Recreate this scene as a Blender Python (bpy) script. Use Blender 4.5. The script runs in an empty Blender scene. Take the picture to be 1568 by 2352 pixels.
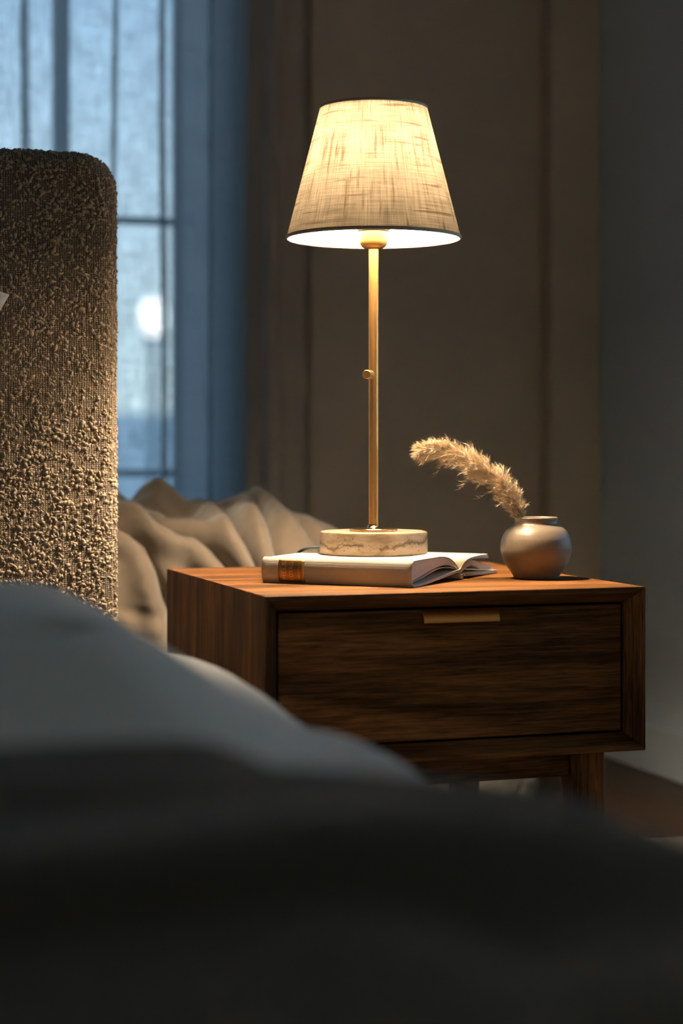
import bpy, bmesh, math, random
import numpy as np
from mathutils import Vector, Matrix, noise
from mathutils.bvhtree import BVHTree

random.seed(7)
rng = np.random.default_rng(7)
SC = bpy.context.scene
COL = SC.collection
R = math.radians

# ------------------------------------------------------------------ camera
# room axes: x along the bedside cabinet's front, y away towards the window wall, z up
TOP = 0.46                       # height of the cabinet top
EYE = TOP + 0.1767               # camera height
cam_d = bpy.data.cameras.new('camera')
cam = bpy.data.objects.new('camera', cam_d)
COL.objects.link(cam)
SC.camera = cam
cam.location = (-0.5914, -2.1210, EYE)
cam.rotation_euler = (R(90), 0, R(-17.94))
cam_d.sensor_fit = 'HORIZONTAL'
cam_d.sensor_width = 24.0
cam_d.lens = 4270 / 1568 * 24.0
cam_d.shift_y = -149 / 1568
cam_d.clip_start = 0.02
cam_d.dof.use_dof = True
cam_d.dof.focus_distance = 2.43
cam_d.dof.aperture_fstop = 2.3

# ------------------------------------------------------------------ world, exposure
SC.view_settings.view_transform = 'Standard'
SC.view_settings.look = 'None'
SC.view_settings.gamma = 1.0
SC.view_settings.use_curve_mapping = False
SC.view_settings.exposure = 0.0
SC.cycles.max_bounces = 7
SC.cycles.diffuse_bounces = 4
SC.cycles.glossy_bounces = 3
SC.cycles.adaptive_threshold = 0.03
SC.cycles.transparent_max_bounces = 10
SC.cycles.sample_clamp_indirect = 25.0

world = bpy.data.worlds.new('dusk_sky')
SC.world = world
world.use_nodes = True
bg = world.node_tree.nodes['Background']
wt = world.node_tree
wc = wt.nodes.new('ShaderNodeTexCoord')
wx = wt.nodes.new('ShaderNodeSeparateXYZ')
wr = wt.nodes.new('ShaderNodeValToRGB')
wt.links.new(wc.outputs['Generated'], wx.inputs[0])
wt.links.new(wx.outputs[2], wr.inputs[0])
wt.links.new(wr.outputs[0], bg.inputs['Color'])
wr.color_ramp.elements[0].position = 0.0          # dusk sky: paler at the horizon, deeper overhead
wr.color_ramp.elements[0].color = (0.74, 0.94, 1.0, 1)
wr.color_ramp.elements[1].position = 0.35
wr.color_ramp.elements[1].color = (0.20, 0.43, 0.76, 1)
bg.inputs['Strength'].default_value = 2.0


def portal(name, loc, rot, sx, sy):
    l = bpy.data.lights.new(name, 'AREA')
    l.shape = 'RECTANGLE'
    l.size, l.size_y = sx, sy
    l.cycles.is_portal = True
    o = bpy.data.objects.new(name, l)
    o.location, o.rotation_euler = loc, rot
    COL.objects.link(o)
    return o


portal('window_daylight_portal', (-0.62, 2.42, 1.23), (R(-90), 0, 0), 2.1, 2.3)
portal('side_window_daylight_portal', (1.42, 0.05, 1.10), (0, R(90), 0), 1.3, 1.0)

portal('fill_window_portal', (0.05, -3.02, 1.35), (R(90), 0, 0), 1.9, 1.9)  # portal for the added fill window

# ------------------------------------------------------------------ helpers


def tag(o, label=None, cat=None, group=None, kind=None):
    for k, val in (('label', label), ('category', cat), ('group', group), ('kind', kind)):
        if val:
            o[k] = val
    return o


def empty(name, loc=(0, 0, 0), rz=0.0):
    o = bpy.data.objects.new(name, None)
    o.location = loc
    o.rotation_euler = (0, 0, rz)
    o.empty_display_size = 0.05
    COL.objects.link(o)
    return o


def link(name, me, mat, parent=None, smooth=False):
    o = bpy.data.objects.new(name, me)
    COL.objects.link(o)
    if mat is not None and not me.materials:
        me.materials.append(mat)
    if parent is not None:
        o.parent = parent
    if smooth:
        me.polygons.foreach_set('use_smooth', np.ones(len(me.polygons), dtype=bool))
    return o


def from_bm(name, bm, mat, parent=None, smooth=False):
    bmesh.ops.recalc_face_normals(bm, faces=bm.faces)
    me = bpy.data.meshes.new(name)
    bm.to_mesh(me)
    bm.free()
    return link(name, me, mat, parent, smooth)


def from_py(name, verts, faces, mat, parent=None, smooth=False, recalc=True):
    me = bpy.data.meshes.new(name)
    me.from_pydata([tuple(map(float, p)) for p in verts], [], faces)
    if recalc:
        bm = bmesh.new()
        bm.from_mesh(me)
        bmesh.ops.recalc_face_normals(bm, faces=bm.faces)
        bm.to_mesh(me)
        bm.free()
    me.update()
    return link(name, me, mat, parent, smooth)


def add_box(bm, lo, hi):
    vs = [bm.verts.new((x, y, z)) for x in (lo[0], hi[0]) for y in (lo[1], hi[1]) for z in (lo[2], hi[2])]
    for f in ((0, 1, 3, 2), (4, 6, 7, 5), (0, 4, 5, 1), (2, 3, 7, 6), (0, 2, 6, 4), (1, 5, 7, 3)):
        bm.faces.new([vs[i] for i in f])
    return vs


def box(name, lo, hi, mat, parent=None, bev=0.0, seg=2):
    bm = bmesh.new()
    add_box(bm, lo, hi)
    if bev:
        bmesh.ops.bevel(bm, geom=bm.edges[:], offset=bev, segments=seg, profile=0.5, affect='EDGES')
    return from_bm(name, bm, mat, parent)


def lathe(name, prof, mat, parent=None, n=64, cap=False, smooth=True, closed=False, uv=False, center=(0, 0)):
    """prof: list of (r, z) from start to end."""
    verts, faces = [], []
    m = len(prof)
    for i in range(n):
        a = 2 * math.pi * i / n
        for r, z in prof:
            verts.append((center[0] + r * math.cos(a), center[1] + r * math.sin(a), z))
    for i in range(n):
        j = (i + 1) % n
        for k in range(m - 1 + (1 if closed else 0)):
            k2 = (k + 1) % m
            faces.append((i * m + k, j * m + k, j * m + k2, i * m + k2))
    if cap:
        faces.append([i * m for i in range(n)][::-1])
        faces.append([i * m + m - 1 for i in range(n)])
    o = from_py(name, verts, faces, mat, parent, False)
    if smooth:
        me = o.data
        fl = np.array([len(p.vertices) == 4 for p in me.polygons], dtype=bool)
        me.polygons.foreach_set('use_smooth', fl)
        try:
            me.set_sharp_from_angle(angle=R(38))
        except Exception:
            pass
    if uv:
        me = o.data
        uvl = me.uv_layers.new(name='uv')
        for p in me.polygons:
            ang = []
            for li in p.loop_indices:
                co = me.vertices[me.loops[li].vertex_index].co
                t = math.atan2(co.y - center[1], co.x - center[0]) / (2 * math.pi) % 1.0
                ang.append((li, t, co.z))
            big = max(t for _, t, _ in ang) - min(t for _, t, _ in ang) > 0.5
            for li, t, z in ang:
                if big and t < 0.5:
                    t += 1
                uvl.data[li].uv = (t, z)
    return o


def sweep(name, pts, radii, mat, parent=None, n=10, smooth=True):
    pts = [Vector(p) for p in pts]
    if not hasattr(radii, '__len__'):
        radii = [radii] * len(pts)
    verts, faces = [], []
    ref = None
    for i, p in enumerate(pts):
        t = (pts[min(i + 1, len(pts) - 1)] - pts[max(i - 1, 0)]).normalized()
        if ref is None:
            ref = Vector((0, 0, 1)) if abs(t.z) < 0.9 else Vector((1, 0, 0))
        b = t.cross(ref).normalized()
        ref = b.cross(t).normalized()
        for k in range(n):
            a = 2 * math.pi * k / n
            verts.append(p + (b * math.cos(a) + ref * math.sin(a)) * radii[i])
    for i in range(len(pts) - 1):
        for k in range(n):
            k2 = (k + 1) % n
            faces.append((i * n + k, i * n + k2, (i + 1) * n + k2, (i + 1) * n + k))
    faces.append(tuple(range(n))[::-1])
    faces.append(tuple(range((len(pts) - 1) * n, len(pts) * n)))
    return from_py(name, verts, faces, mat, parent, smooth)


def spline(pts, n):
    """Catmull-Rom through the points (tuples of any length) -> n samples."""
    P = [np.array(p, float) for p in pts]
    P = [2 * P[0] - P[1]] + P + [2 * P[-1] - P[-2]]
    out = []
    segs = len(P) - 3
    for i in range(n):
        t = i / (n - 1) * segs
        k = min(int(t), segs - 1)
        t -= k
        a, b, c, d = P[k:k + 4]
        out.append(0.5 * ((2 * b) + (-a + c) * t + (2 * a - 5 * b + 4 * c - d) * t * t + (-a + 3 * b - 3 * c + d) * t ** 3))
    return out


def grid_mesh(name, A, mat, parent=None, smooth=True, uvs=None):
    """A: (n, m, 3) array of points."""
    n, m, _ = A.shape
    me = bpy.data.meshes.new(name)
    idx = np.arange(n * m).reshape(n, m)
    q = np.stack([idx[:-1, :-1], idx[1:, :-1], idx[1:, 1:], idx[:-1, 1:]], -1).reshape(-1, 4)
    me.from_pydata(A.reshape(-1, 3).tolist(), [], q.tolist())
    if uvs is not None:
        uvl = me.uv_layers.new(name='uv')
        li = np.zeros(len(me.loops), dtype=np.int32)
        me.loops.foreach_get('vertex_index', li)
        uvl.data.foreach_set('uv', uvs.reshape(-1, 2)[li].astype(np.float32).ravel())
    me.update()
    return link(name, me, mat, parent, smooth)


def fbm(x, y, z=0.0, oct=3):
    v, a, f = 0.0, 1.0, 1.0
    for _ in range(oct):
        v += a * noise.noise(Vector((x * f, y * f, z + 7.3 * f)))
        a *= 0.5
        f *= 2.03
    return v


# ------------------------------------------------------------------ materials
class NT:
    def __init__(self, name):
        self.m = bpy.data.materials.new(name)
        self.m.use_nodes = True
        self.t = self.m.node_tree
        self.t.nodes.clear()
        self.out = self.t.nodes.new('ShaderNodeOutputMaterial')

    def n(self, typ, ins=None, **props):
        nd = self.t.nodes.new(typ)
        for k, val in props.items():
            setattr(nd, k, val)
        for k, val in (ins or {}).items():
            s = nd.inputs[k]
            if isinstance(val, bpy.types.NodeSocket):
                self.t.links.new(val, s)
            else:
                s.default_value = val
        return nd

    def coord(self, which='Object', scale=(1, 1, 1), rot=(0, 0, 0), loc=(0, 0, 0)):
        c = self.n('ShaderNodeTexCoord')
        mp = self.n('ShaderNodeMapping', {'Vector': c.outputs[which], 'Scale': scale, 'Rotation': rot, 'Location': loc})
        return mp.outputs[0]

    def noise(self, vec, scale, detail=4.0, rough=0.55, dist=0.0):
        return self.n('ShaderNodeTexNoise', {'Vector': vec, 'Scale': scale, 'Detail': detail, 'Roughness': rough, 'Distortion': dist}).outputs[0]

    def ramp(self, fac, stops, interp='LINEAR'):
        r = self.n('ShaderNodeValToRGB', {'Fac': fac})
        el = r.color_ramp.elements
        r.color_ramp.interpolation = interp
        while len(el) < len(stops):
            el.new(0.5)
        for e, (p, c) in zip(el, stops):
            e.position = p
            e.color = (c[0], c[1], c[2], 1) if hasattr(c, '__len__') else (c, c, c, 1)
        return r.outputs[0]

    def mix(self, fac, a, b, mode='MIX'):
        nd = self.n('ShaderNodeMix', data_type='RGBA', blend_type=mode)
        for s, val in ((nd.inputs[0], fac), (nd.inputs[6], a), (nd.inputs[7], b)):
            if isinstance(val, bpy.types.NodeSocket):
                self.t.links.new(val, s)
            else:
                s.default_value = val if not (hasattr(val, '__len__') and len(val) == 3) else (*val, 1)
        return nd.outputs[2]

    def math(self, op, a, b=0.0, clamp=False):
        return self.n('ShaderNodeMath', {0: a, 1: b}, operation=op, use_clamp=clamp).outputs[0]

    def bump(self, h, strength=0.3, dist=0.001, normal=None):
        ins = {'Height': h, 'Strength': strength, 'Distance': dist}
        if normal is not None:
            ins['Normal'] = normal
        return self.n('ShaderNodeBump', ins).outputs[0]

    def bsdf(self, color, rough=0.6, normal=None, **extra):
        ins = {'Base Color': color if isinstance(color, bpy.types.NodeSocket) else (*color, 1), 'Roughness': rough}
        if normal is not None:
            ins['Normal'] = normal
        for k, val in extra.items():
            ins[k.replace('_', ' ')] = val
        return self.n('ShaderNodeBsdfPrincipled', ins).outputs[0]

    def done(self, shader):
        self.t.links.new(shader, self.out.inputs[0])
        return self.m


def mat_plaster(name, col, scale=9.0):
    t = NT(name)
    v = t.coord()
    n = t.noise(v, scale, 5)
    c = t.mix(n, tuple(x * 0.93 for x in col), tuple(x * 1.06 for x in col))
    return t.done(t.bsdf(c, 0.85, t.bump(t.noise(v, 160, 3), 0.15, 0.001)))


def mat_wood(name, axis, dark=(0.044, 0.018, 0.0055), mid=(0.135, 0.054, 0.0155), light=(0.29, 0.125, 0.037), rough=0.48):
    t = NT(name)
    s = [1.0, 1.0, 1.0]
    s[axis] = 0.045
    off = (3.1, 1.7, 0.4)
    v = t.coord('Object', tuple(s), loc=off)
    broad = t.noise(v, 26, 3, 0.5, 0.4)
    fine = t.noise(v, 330, 4, 0.65, 0.15)
    s2 = [1.0, 1.0, 1.0]
    s2[axis] = 0.12
    wv = t.coord('Object', tuple(s2), loc=(0.7, 0.2, 0.9))
    wave = t.n('ShaderNodeTexWave', {'Vector': wv, 'Scale': 7.0, 'Distortion': 9.0, 'Detail': 3.0, 'Detail Scale': 1.6},
               wave_type='BANDS', bands_direction='DIAGONAL').outputs[1]
    f = t.math('ADD', t.math('MULTIPLY', broad, 0.34), t.math('MULTIPLY', wave, 0.14))
    f = t.math('ADD', f, t.math('MULTIPLY', fine, 0.60))
    c = t.ramp(f, [(0.40, dark), (0.545, mid), (0.71, light)])
    pores = t.ramp(t.noise(v, 520, 2, 0.5), [(0.28, 0.25), (0.44, 1.0)])
    c = t.mix(0.75, c, pores, 'MULTIPLY')
    h = t.math('ADD', fine, t.math('MULTIPLY', pores, 0.6))
    r = t.math('ADD', rough, t.math('MULTIPLY', fine, 0.12))
    return t.done(t.bsdf(c, r, t.bump(h, 0.3, 0.0006), Specular_IOR_Level=0.14))


def mat_fabric(name, col, scale=900.0, var=0.14, rough=0.9, bump=0.35, mottle=10.0, sheen=0.15):
    t = NT(name)
    v = t.coord()
    w1 = t.n('ShaderNodeTexWave', {'Vector': v, 'Scale': scale / 12, 'Distortion': 1.2, 'Detail': 1.5}, bands_direction='X').outputs[1]
    w2 = t.n('ShaderNodeTexWave', {'Vector': v, 'Scale': scale / 12, 'Distortion': 1.2, 'Detail': 1.5}, bands_direction='Z').outputs[1]
    w3 = t.n('ShaderNodeTexWave', {'Vector': v, 'Scale': scale / 12, 'Distortion': 1.2, 'Detail': 1.5}, bands_direction='Y').outputs[1]
    weave = t.math('MULTIPLY', t.math('ADD', t.math('ADD', w1, w2), w3), 0.33)
    big = t.noise(v, mottle, 4)
    c = t.mix(big, tuple(x * (1 - var) for x in col), tuple(x * (1 + var) for x in col))
    c = t.mix(t.math('MULTIPLY', weave, 0.25), c, (col[0] * 0.6, col[1] * 0.6, col[2] * 0.6))
    return t.done(t.bsdf(c, rough, t.bump(weave, bump, 0.0006), Sheen_Weight=sheen, Sheen_Roughness=0.5))


def mat_metal(name, col, rough=0.3, aniso_axis=2):
    t = NT(name)
    s = [1.0, 1.0, 1.0]
    s[aniso_axis] = 0.02
    v = t.coord('Object', tuple(s))
    n = t.noise(v, 900, 3)
    r = t.math('ADD', rough - 0.06, t.math('MULTIPLY', n, 0.12))
    return t.done(t.bsdf(col, r, t.bump(n, 0.06, 0.0003), Metallic=1.0))


def mat_plain(name, col, rough=0.6, metallic=0.0):
    t = NT(name)
    n = t.noise(t.coord(), 60, 3)
    c = t.mix(n, tuple(x * 0.92 for x in col), tuple(min(1, x * 1.06) for x in col))
    return t.done(t.bsdf(c, rough, None, Metallic=metallic))


def mat_sheer(name):
    t = NT(name)
    v = t.coord('UV', (1, 1, 1))
    a = t.noise(t.coord('UV', (24, 1.6, 1)), 9, 4, 0.7)
    b = t.noise(t.coord('UV', (1.6, 24, 1)), 9, 4, 0.7)
    cl = t.noise(v, 16, 3, 0.5)
    f = t.math('ADD', t.math('MULTIPLY', a, 0.45), t.math('MULTIPLY', b, 0.45))
    f = t.math('ADD', f, t.math('MULTIPLY', cl, 0.12))
    gaps = t.ramp(f, [(0.42, 0.22), (0.68, 0.68)])
    col = t.ramp(f, [(0.42, (0.42, 0.44, 0.45)), (0.68, (0.86, 0.87, 0.88))])
    tr = t.n('ShaderNodeBsdfTranslucent', {'Color': col}).outputs[0]
    df = t.n('ShaderNodeBsdfDiffuse', {'Color': (0.52, 0.50, 0.47, 1)}).outputs[0]
    cloth = t.n('ShaderNodeMixShader', {0: 0.30, 1: tr, 2: df}).outputs[0]
    cl2 = t.n('ShaderNodeBsdfTransparent', {'Color': (1, 1, 1, 1)}).outputs[0]
    return t.done(t.n('ShaderNodeMixShader', {0: gaps, 1: cloth, 2: cl2}).outputs[0])


def mat_fill_blind(name):
    t = NT(name)
    n = t.noise(t.coord('Object', (30, 30, 30)), 9, 3)
    c = t.mix(n, (0.84, 0.56, 0.33), (0.92, 0.64, 0.39))
    tr = t.n('ShaderNodeBsdfTranslucent', {'Color': c}).outputs[0]
    df = t.n('ShaderNodeBsdfDiffuse', {'Color': c}).outputs[0]
    return t.done(t.n('ShaderNodeMixShader', {0: 0.25, 1: tr, 2: df}).outputs[0])


def mat_pane(name):
    t = NT(name)
    fr = t.n('ShaderNodeFresnel', {'IOR': 1.45}).outputs[0]
    tr = t.n('ShaderNodeBsdfTransparent', {'Color': (0.96, 0.98, 0.98, 1)}).outputs[0]
    gl = t.n('ShaderNodeBsdfGlossy', {'Roughness': 0.02}).outputs[0]
    return t.done(t.n('ShaderNodeMixShader', {0: fr, 1: tr, 2: gl}).outputs[0])


def mat_emit(name, col, strength):
    t = NT(name)
    return t.done(t.n('ShaderNodeEmission', {'Color': (*col, 1), 'Strength': strength}).outputs[0])


def mat_linen_shade(name):
    t = NT(name)
    # uv.x runs once around (about 600 mm), uv.y is height in metres
    fx = t.noise(t.coord('UV', (330, 14, 1)), 1.0, 3, 0.6)
    fy = t.noise(t.coord('UV', (9, 620, 1)), 1.0, 3, 0.6)
    sx = t.noise(t.coord('UV', (95, 16, 1), loc=(3.3, 1.0, 0)), 1.0, 2, 0.5, 0.25)
    sy = t.noise(t.coord('UV', (6.5, 135, 1), loc=(1.2, 5.0, 0)), 1.0, 2, 0.5, 0.25)
    slub_v = t.ramp(sx, [(0.58, 0.0), (0.70, 1.0)])
    slub_h = t.ramp(sy, [(0.58, 0.0), (0.70, 1.0)])
    slub = t.math('MAXIMUM', slub_v, slub_h)
    cloud = t.noise(t.coord('UV', (22, 26, 1)), 1.0, 4, 0.6)
    th = t.math('ADD', t.math('MULTIPLY', fx, 0.5), t.math('MULTIPLY', fy, 0.5))
    thr = t.ramp(th, [(0.36, 0.50), (0.62, 1.15)])
    clr = t.ramp(cloud, [(0.3, 0.78), (0.7, 1.06)])
    col = t.mix(1.0, (0.180, 0.157, 0.124), thr, 'MULTIPLY')
    col = t.mix(1.0, col, clr, 'MULTIPLY')
    col = t.mix(t.math('MULTIPLY', slub, 0.62), col, (0.035, 0.016, 0.005))
    bm = t.bump(t.math('ADD', th, slub), 0.3, 0.0008)
    tr = t.n('ShaderNodeBsdfTranslucent', {'Color': col}).outputs[0]
    df = t.n('ShaderNodeBsdfDiffuse', {'Color': t.mix(1.0, col, (0.7, 0.75, 0.85), 'MULTIPLY'), 'Normal': bm}).outputs[0]
    sh = t.n('ShaderNodeMixShader', {0: 0.36, 1: tr, 2: df}).outputs[0]
    fw = t.n('ShaderNodeBsdfRefraction', {'Color': col, 'Roughness': 0.62, 'IOR': 1.02}).outputs[0]
    return t.done(t.n('ShaderNodeMixShader', {0: 0.007, 1: sh, 2: fw}).outputs[0])


def mat_lining(name):
    t = NT(name)
    tr = t.n('ShaderNodeBsdfTranslucent', {'Color': (0.93, 0.88, 0.80, 1)}).outputs[0]
    df = t.n('ShaderNodeBsdfDiffuse', {'Color': (0.60, 0.57, 0.52, 1)}).outputs[0]
    sh = t.n('ShaderNodeMixShader', {0: 0.925, 1: tr, 2: df}).outputs[0]
    fw = t.n('ShaderNodeBsdfRefraction', {'Color': (0.95, 0.92, 0.88, 1), 'Roughness': 0.55, 'IOR': 1.02}).outputs[0]
    return t.done(t.n('ShaderNodeMixShader', {0: 0.007, 1: sh, 2: fw}).outputs[0])


def mat_travertine(name):
    t = NT(name)
    v = t.coord()
    warp = t.noise(t.coord('Object', (1, 1, 2.2)), 18, 4)
    band = t.noise(t.coord('Object', (1, 1, 3.2)), 34, 5, 0.6, 0.8)
    c = t.ramp(band, [(0.30, (0.28, 0.185, 0.115)), (0.5, (0.46, 0.345, 0.245)), (0.72, (0.60, 0.49, 0.38))])
    c = t.mix(t.ramp(warp, [(0.45, 0.0), (0.62, 0.4)]), c, (0.56, 0.46, 0.37))
    # a ragged crack running round the middle and small pits
    sep = t.n('ShaderNodeSeparateXYZ', {0: v})
    w1 = t.math('MULTIPLY', t.math('SUBTRACT', t.noise(t.coord('Object', (1, 1, 0.2)), 20, 2, 0.5), 0.5), 0.040)
    w2 = t.math('MULTIPLY', t.math('SUBTRACT', t.noise(v, 150, 5, 0.7), 0.5), 0.011)
    dz = t.math('ABSOLUTE', t.math('SUBTRACT', t.math('SUBTRACT', t.math('SUBTRACT', sep.outputs[2], 0.0165), w1), w2))
    crack = t.ramp(dz, [(0.00015, 1.0), (0.0006, 0.0)])
    gate = t.ramp(t.noise(v, 30, 3, 0.6), [(0.44, 0.0), (0.50, 1.0)])
    crack = t.math('MULTIPLY', crack, gate)
    pits = t.ramp(t.noise(t.coord('Object', (1, 1, 1.6)), 230, 2, 0.5), [(0.68, 0.0), (0.73, 1.0)])
    hole = t.math('MAXIMUM', crack, pits)
    c = t.mix(t.math('MULTIPLY', hole, 0.85), c, (0.10, 0.055, 0.03))
    h = t.math('SUBTRACT', t.math('MULTIPLY', t.noise(v, 120, 5), 0.12), hole)
    return t.done(t.bsdf(c, 0.48, t.bump(h, 0.8, 0.0012)))


def mat_stoneware(name):
    t = NT(name)
    v = t.coord()
    rings = t.noise(t.coord('Object', (1, 1, 30)), 10, 3, 0.5)
    n = t.noise(v, 40, 4)
    sp = t.ramp(t.noise(v, 420, 2), [(0.70, 0.0), (0.75, 1.0)])
    c = t.mix(n, (0.168, 0.130, 0.096), (0.230, 0.183, 0.140))
    c = t.mix(t.math('MULTIPLY', rings, 0.35), c, (0.12, 0.085, 0.058))
    c = t.mix(t.math('MULTIPLY', sp, 0.7), c, (0.10, 0.06, 0.035))
    h = t.math('ADD', t.math('MULTIPLY', rings, 1.0), t.math('MULTIPLY', t.noise(v, 500, 3), 0.35))
    return t.done(t.bsdf(c, 0.40, t.bump(h, 0.22, 0.0012)))


def mat_boucle(name, nub=False):
    t = NT(name)
    v = t.coord()
    big = t.noise(v, 30, 4)
    fine = t.noise(v, 520, 3, 0.6)
    if nub:
        c = t.mix(big, (0.33, 0.255, 0.185), (0.45, 0.365, 0.28))
        c = t.mix(t.math('MULTIPLY', fine, 0.4), c, (0.25, 0.185, 0.13))
        return t.done(t.bsdf(c, 0.95, t.bump(fine, 0.5, 0.001), Sheen_Weight=0.2))
    # knit ground: columns of small stitches
    kx = t.n('ShaderNodeTexWave', {'Vector': v, 'Scale': 95.0, 'Distortion': 3.2, 'Detail': 2.0}, bands_direction='X').outputs[1]
    kz = t.n('ShaderNodeTexWave', {'Vector': v, 'Scale': 120.0, 'Distortion': 5.0, 'Detail': 2.0}, bands_direction='Z').outputs[1]
    knit = t.math('MULTIPLY', kx, kz)
    c = t.mix(knit, (0.11, 0.082, 0.06), (0.36, 0.285, 0.21))
    h = t.math('ADD', knit, t.math('MULTIPLY', fine, 0.3))
    return t.done(t.bsdf(c, 0.95, t.bump(h, 0.7, 0.0018), Sheen_Weight=0.2))


def mat_paper(name, edge=False):
    t = NT(name)
    if edge:
        v = t.coord('UV', (3, 260, 1))
        lines = t.noise(v, 1.0, 3, 0.7)
        c = t.ramp(lines, [(0.34, (0.42, 0.35, 0.27)), (0.56, (0.74, 0.67, 0.57))])
        return t.done(t.bsdf(c, 0.8, t.bump(lines, 0.5, 0.0006)))
    n = t.noise(t.coord(), 120, 3)
    c = t.mix(n, (0.74, 0.67, 0.56), (0.80, 0.74, 0.64))
    return t.done(t.bsdf(c, 0.75))


def mat_floor(name):
    t = NT(name)
    v = t.coord('Object', (1, 0.1, 1))
    n = t.noise(v, 60, 4, 0.6)
    br = t.n('ShaderNodeTexBrick', {'Vector': t.coord('Object', (1, 1, 1), rot=(0, 0, R(90))), 'Scale': 1.0, 'Mortar Size': 0.0015, 'Brick Width': 1.1,
                                    'Row Height': 0.12, 'Color1': (0.9, 0.9, 0.9, 1), 'Color2': (1.1, 1.1, 1.1, 1), 'Mortar': (0.3, 0.3, 0.3, 1)}).outputs[0]
    c = t.ramp(n, [(0.3, (0.030, 0.014, 0.0065)), (0.7, (0.060, 0.030, 0.0135))])
    c = t.mix(1.0, c, br, 'MULTIPLY')
    return t.done(t.bsdf(c, 0.45, t.bump(n, 0.15, 0.001)))


M = {}
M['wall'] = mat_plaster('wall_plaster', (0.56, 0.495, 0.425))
M['wall_side'] = mat_plaster('side_wall_plaster', (0.56, 0.68, 0.83))  # bluer than the other walls: window light put into the colour
M['ceiling'] = mat_plaster('ceiling_paint', (0.30, 0.295, 0.29))
M['trim'] = mat_plain('trim_paint', (0.18, 0.18, 0.18), 0.55)
M['reveal'] = mat_plaster('reveal_paint', (0.82, 0.82, 0.81))
M['floor'] = mat_floor('floor_boards')
M['frame'] = mat_plain('window_frame_paint', (0.10, 0.11, 0.12), 0.5)
M['pane'] = mat_pane('window_glass')
M['sheer'] = mat_sheer('sheer_linen')
M['blind'] = mat_fill_blind('fill_blind_linen')  # warm tint turns the added window's blue daylight neutral
M['drape'] = mat_fabric('drape_cloth', (0.47, 0.435, 0.40), 700, 0.1)
M['wood_x'] = mat_wood('walnut_grain_across', 0)
M['wood_y'] = mat_wood('walnut_grain_deep', 1)
M['wood_z'] = mat_wood('walnut_grain_upright', 2)
M['brass'] = mat_metal('brushed_brass', (0.76, 0.44, 0.165), 0.44)
M['brass_x'] = mat_metal('brushed_brass_pull', (0.95, 0.44, 0.13), 0.40, 0)
M['brass_cup'] = mat_metal('dimmed_brass', (0.46, 0.25, 0.08), 0.42)  # copy of the brass, darkened so the strongly lit cup does not burn out
M['steel'] = mat_metal('satin_brass_plate', (0.72, 0.52, 0.30), 0.22)
M['black'] = mat_plain('socket_gap_black', (0.015, 0.014, 0.013), 0.5)
M['shade'] = mat_linen_shade('lamp_linen')
M['lining'] = mat_lining('lamp_lining')
M['shade_trim'] = mat_fabric('lamp_trim', (0.34, 0.29, 0.23), 1500, 0.1)
M['bulb'] = mat_emit('bulb_glow', (1.0, 0.77, 0.50), 1550.0)
M['light_stop'] = mat_plain('shade_top_disc', (0.30, 0.28, 0.25), 0.8)
M['travertine'] = mat_travertine('travertine')
M['stoneware'] = mat_stoneware('stoneware')
M['boucle'] = mat_boucle('boucle_ground')
M['nub'] = mat_boucle('boucle_loops', True)
M['piping'] = mat_fabric('headboard_seam', (0.28, 0.21, 0.15), 2000)
M['duvet'] = mat_fabric('duvet_linen', (0.70, 0.74, 0.79), 1400, 0.08, sheen=0.3)
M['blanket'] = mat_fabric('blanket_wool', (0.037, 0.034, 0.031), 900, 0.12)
M['mattress'] = mat_fabric('mattress_sheet', (0.13, 0.12, 0.11), 1200)  # unseen sheet made dark to cut lamp bounce onto the cabinet
M['pillow'] = mat_fabric('pillow_cotton', (0.52, 0.53, 0.55), 2000, 0.06)
M['throw'] = mat_fabric('throw_linen', (0.20, 0.16, 0.125), 1300, 0.12, sheen=0.5)
M['bench'] = mat_fabric('bench_linen', (0.20, 0.16, 0.12), 1000, 0.1)
M['cloth'] = mat_fabric('book_cloth', (0.52, 0.50, 0.46), 3600, 0.05, 0.85, 0.5)
M['board'] = mat_plain('book_board', (0.48, 0.44, 0.38), 0.7)
M['paper'] = mat_paper('book_paper')
M['paper_edge'] = mat_paper('book_page_edges', True)
M['gold'] = mat_metal('gold_foil', (0.56, 0.31, 0.11), 0.44, 0)
M['gold_ink'] = mat_metal('gold_foil_letters', (1.0, 0.84, 0.58), 0.42, 0)
M['pampas'] = mat_fabric('pampas_fibre', (0.76, 0.62, 0.45), 300, 0.25, 0.9, 0.0, 60)
M['stem'] = mat_plain('dry_stem', (0.40, 0.27, 0.14), 0.7)
M['cord'] = mat_plain('lamp_cord', (0.05, 0.07, 0.09), 0.35)
M['rug'] = mat_fabric('rug_wool', (0.10, 0.092, 0.082), 300, 0.2)
M['pouf'] = mat_fabric('pouf_boucle', (0.20, 0.195, 0.185), 500, 0.3, 0.95, 1.0, 90)
M['garden_wall'] = mat_plaster('garden_render', (0.93, 0.90, 0.85), 2.0)
M['ground'] = mat_plain('garden_paving', (0.60, 0.61, 0.61), 0.9)
M['globe'] = mat_emit('garden_lamp_glow', (0.95, 0.97, 1.0), 4.5)
M['globe'].cycles.emission_sampling = 'NONE'
M['post'] = mat_plain('garden_lamp_post', (0.10, 0.11, 0.12), 0.5)

# ------------------------------------------------------------------ room shell
XL, XR, YN, YB, ZC = -3.0, 1.113, -2.7, 1.9, 2.6
WT = 0.40                                       # thickness of the window wall


def struct(o):
    o['kind'] = 'structure'
    return o


struct(box('floor', (XL - 0.3, YN - 0.3, -0.12), (XR + 0.35, YB + WT, 0.0), M['floor']))
struct(box('ceiling', (XL - 0.3, YN - 0.3, ZC), (XR + 0.35, YB + WT, ZC + 0.12), M['ceiling']))


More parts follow.
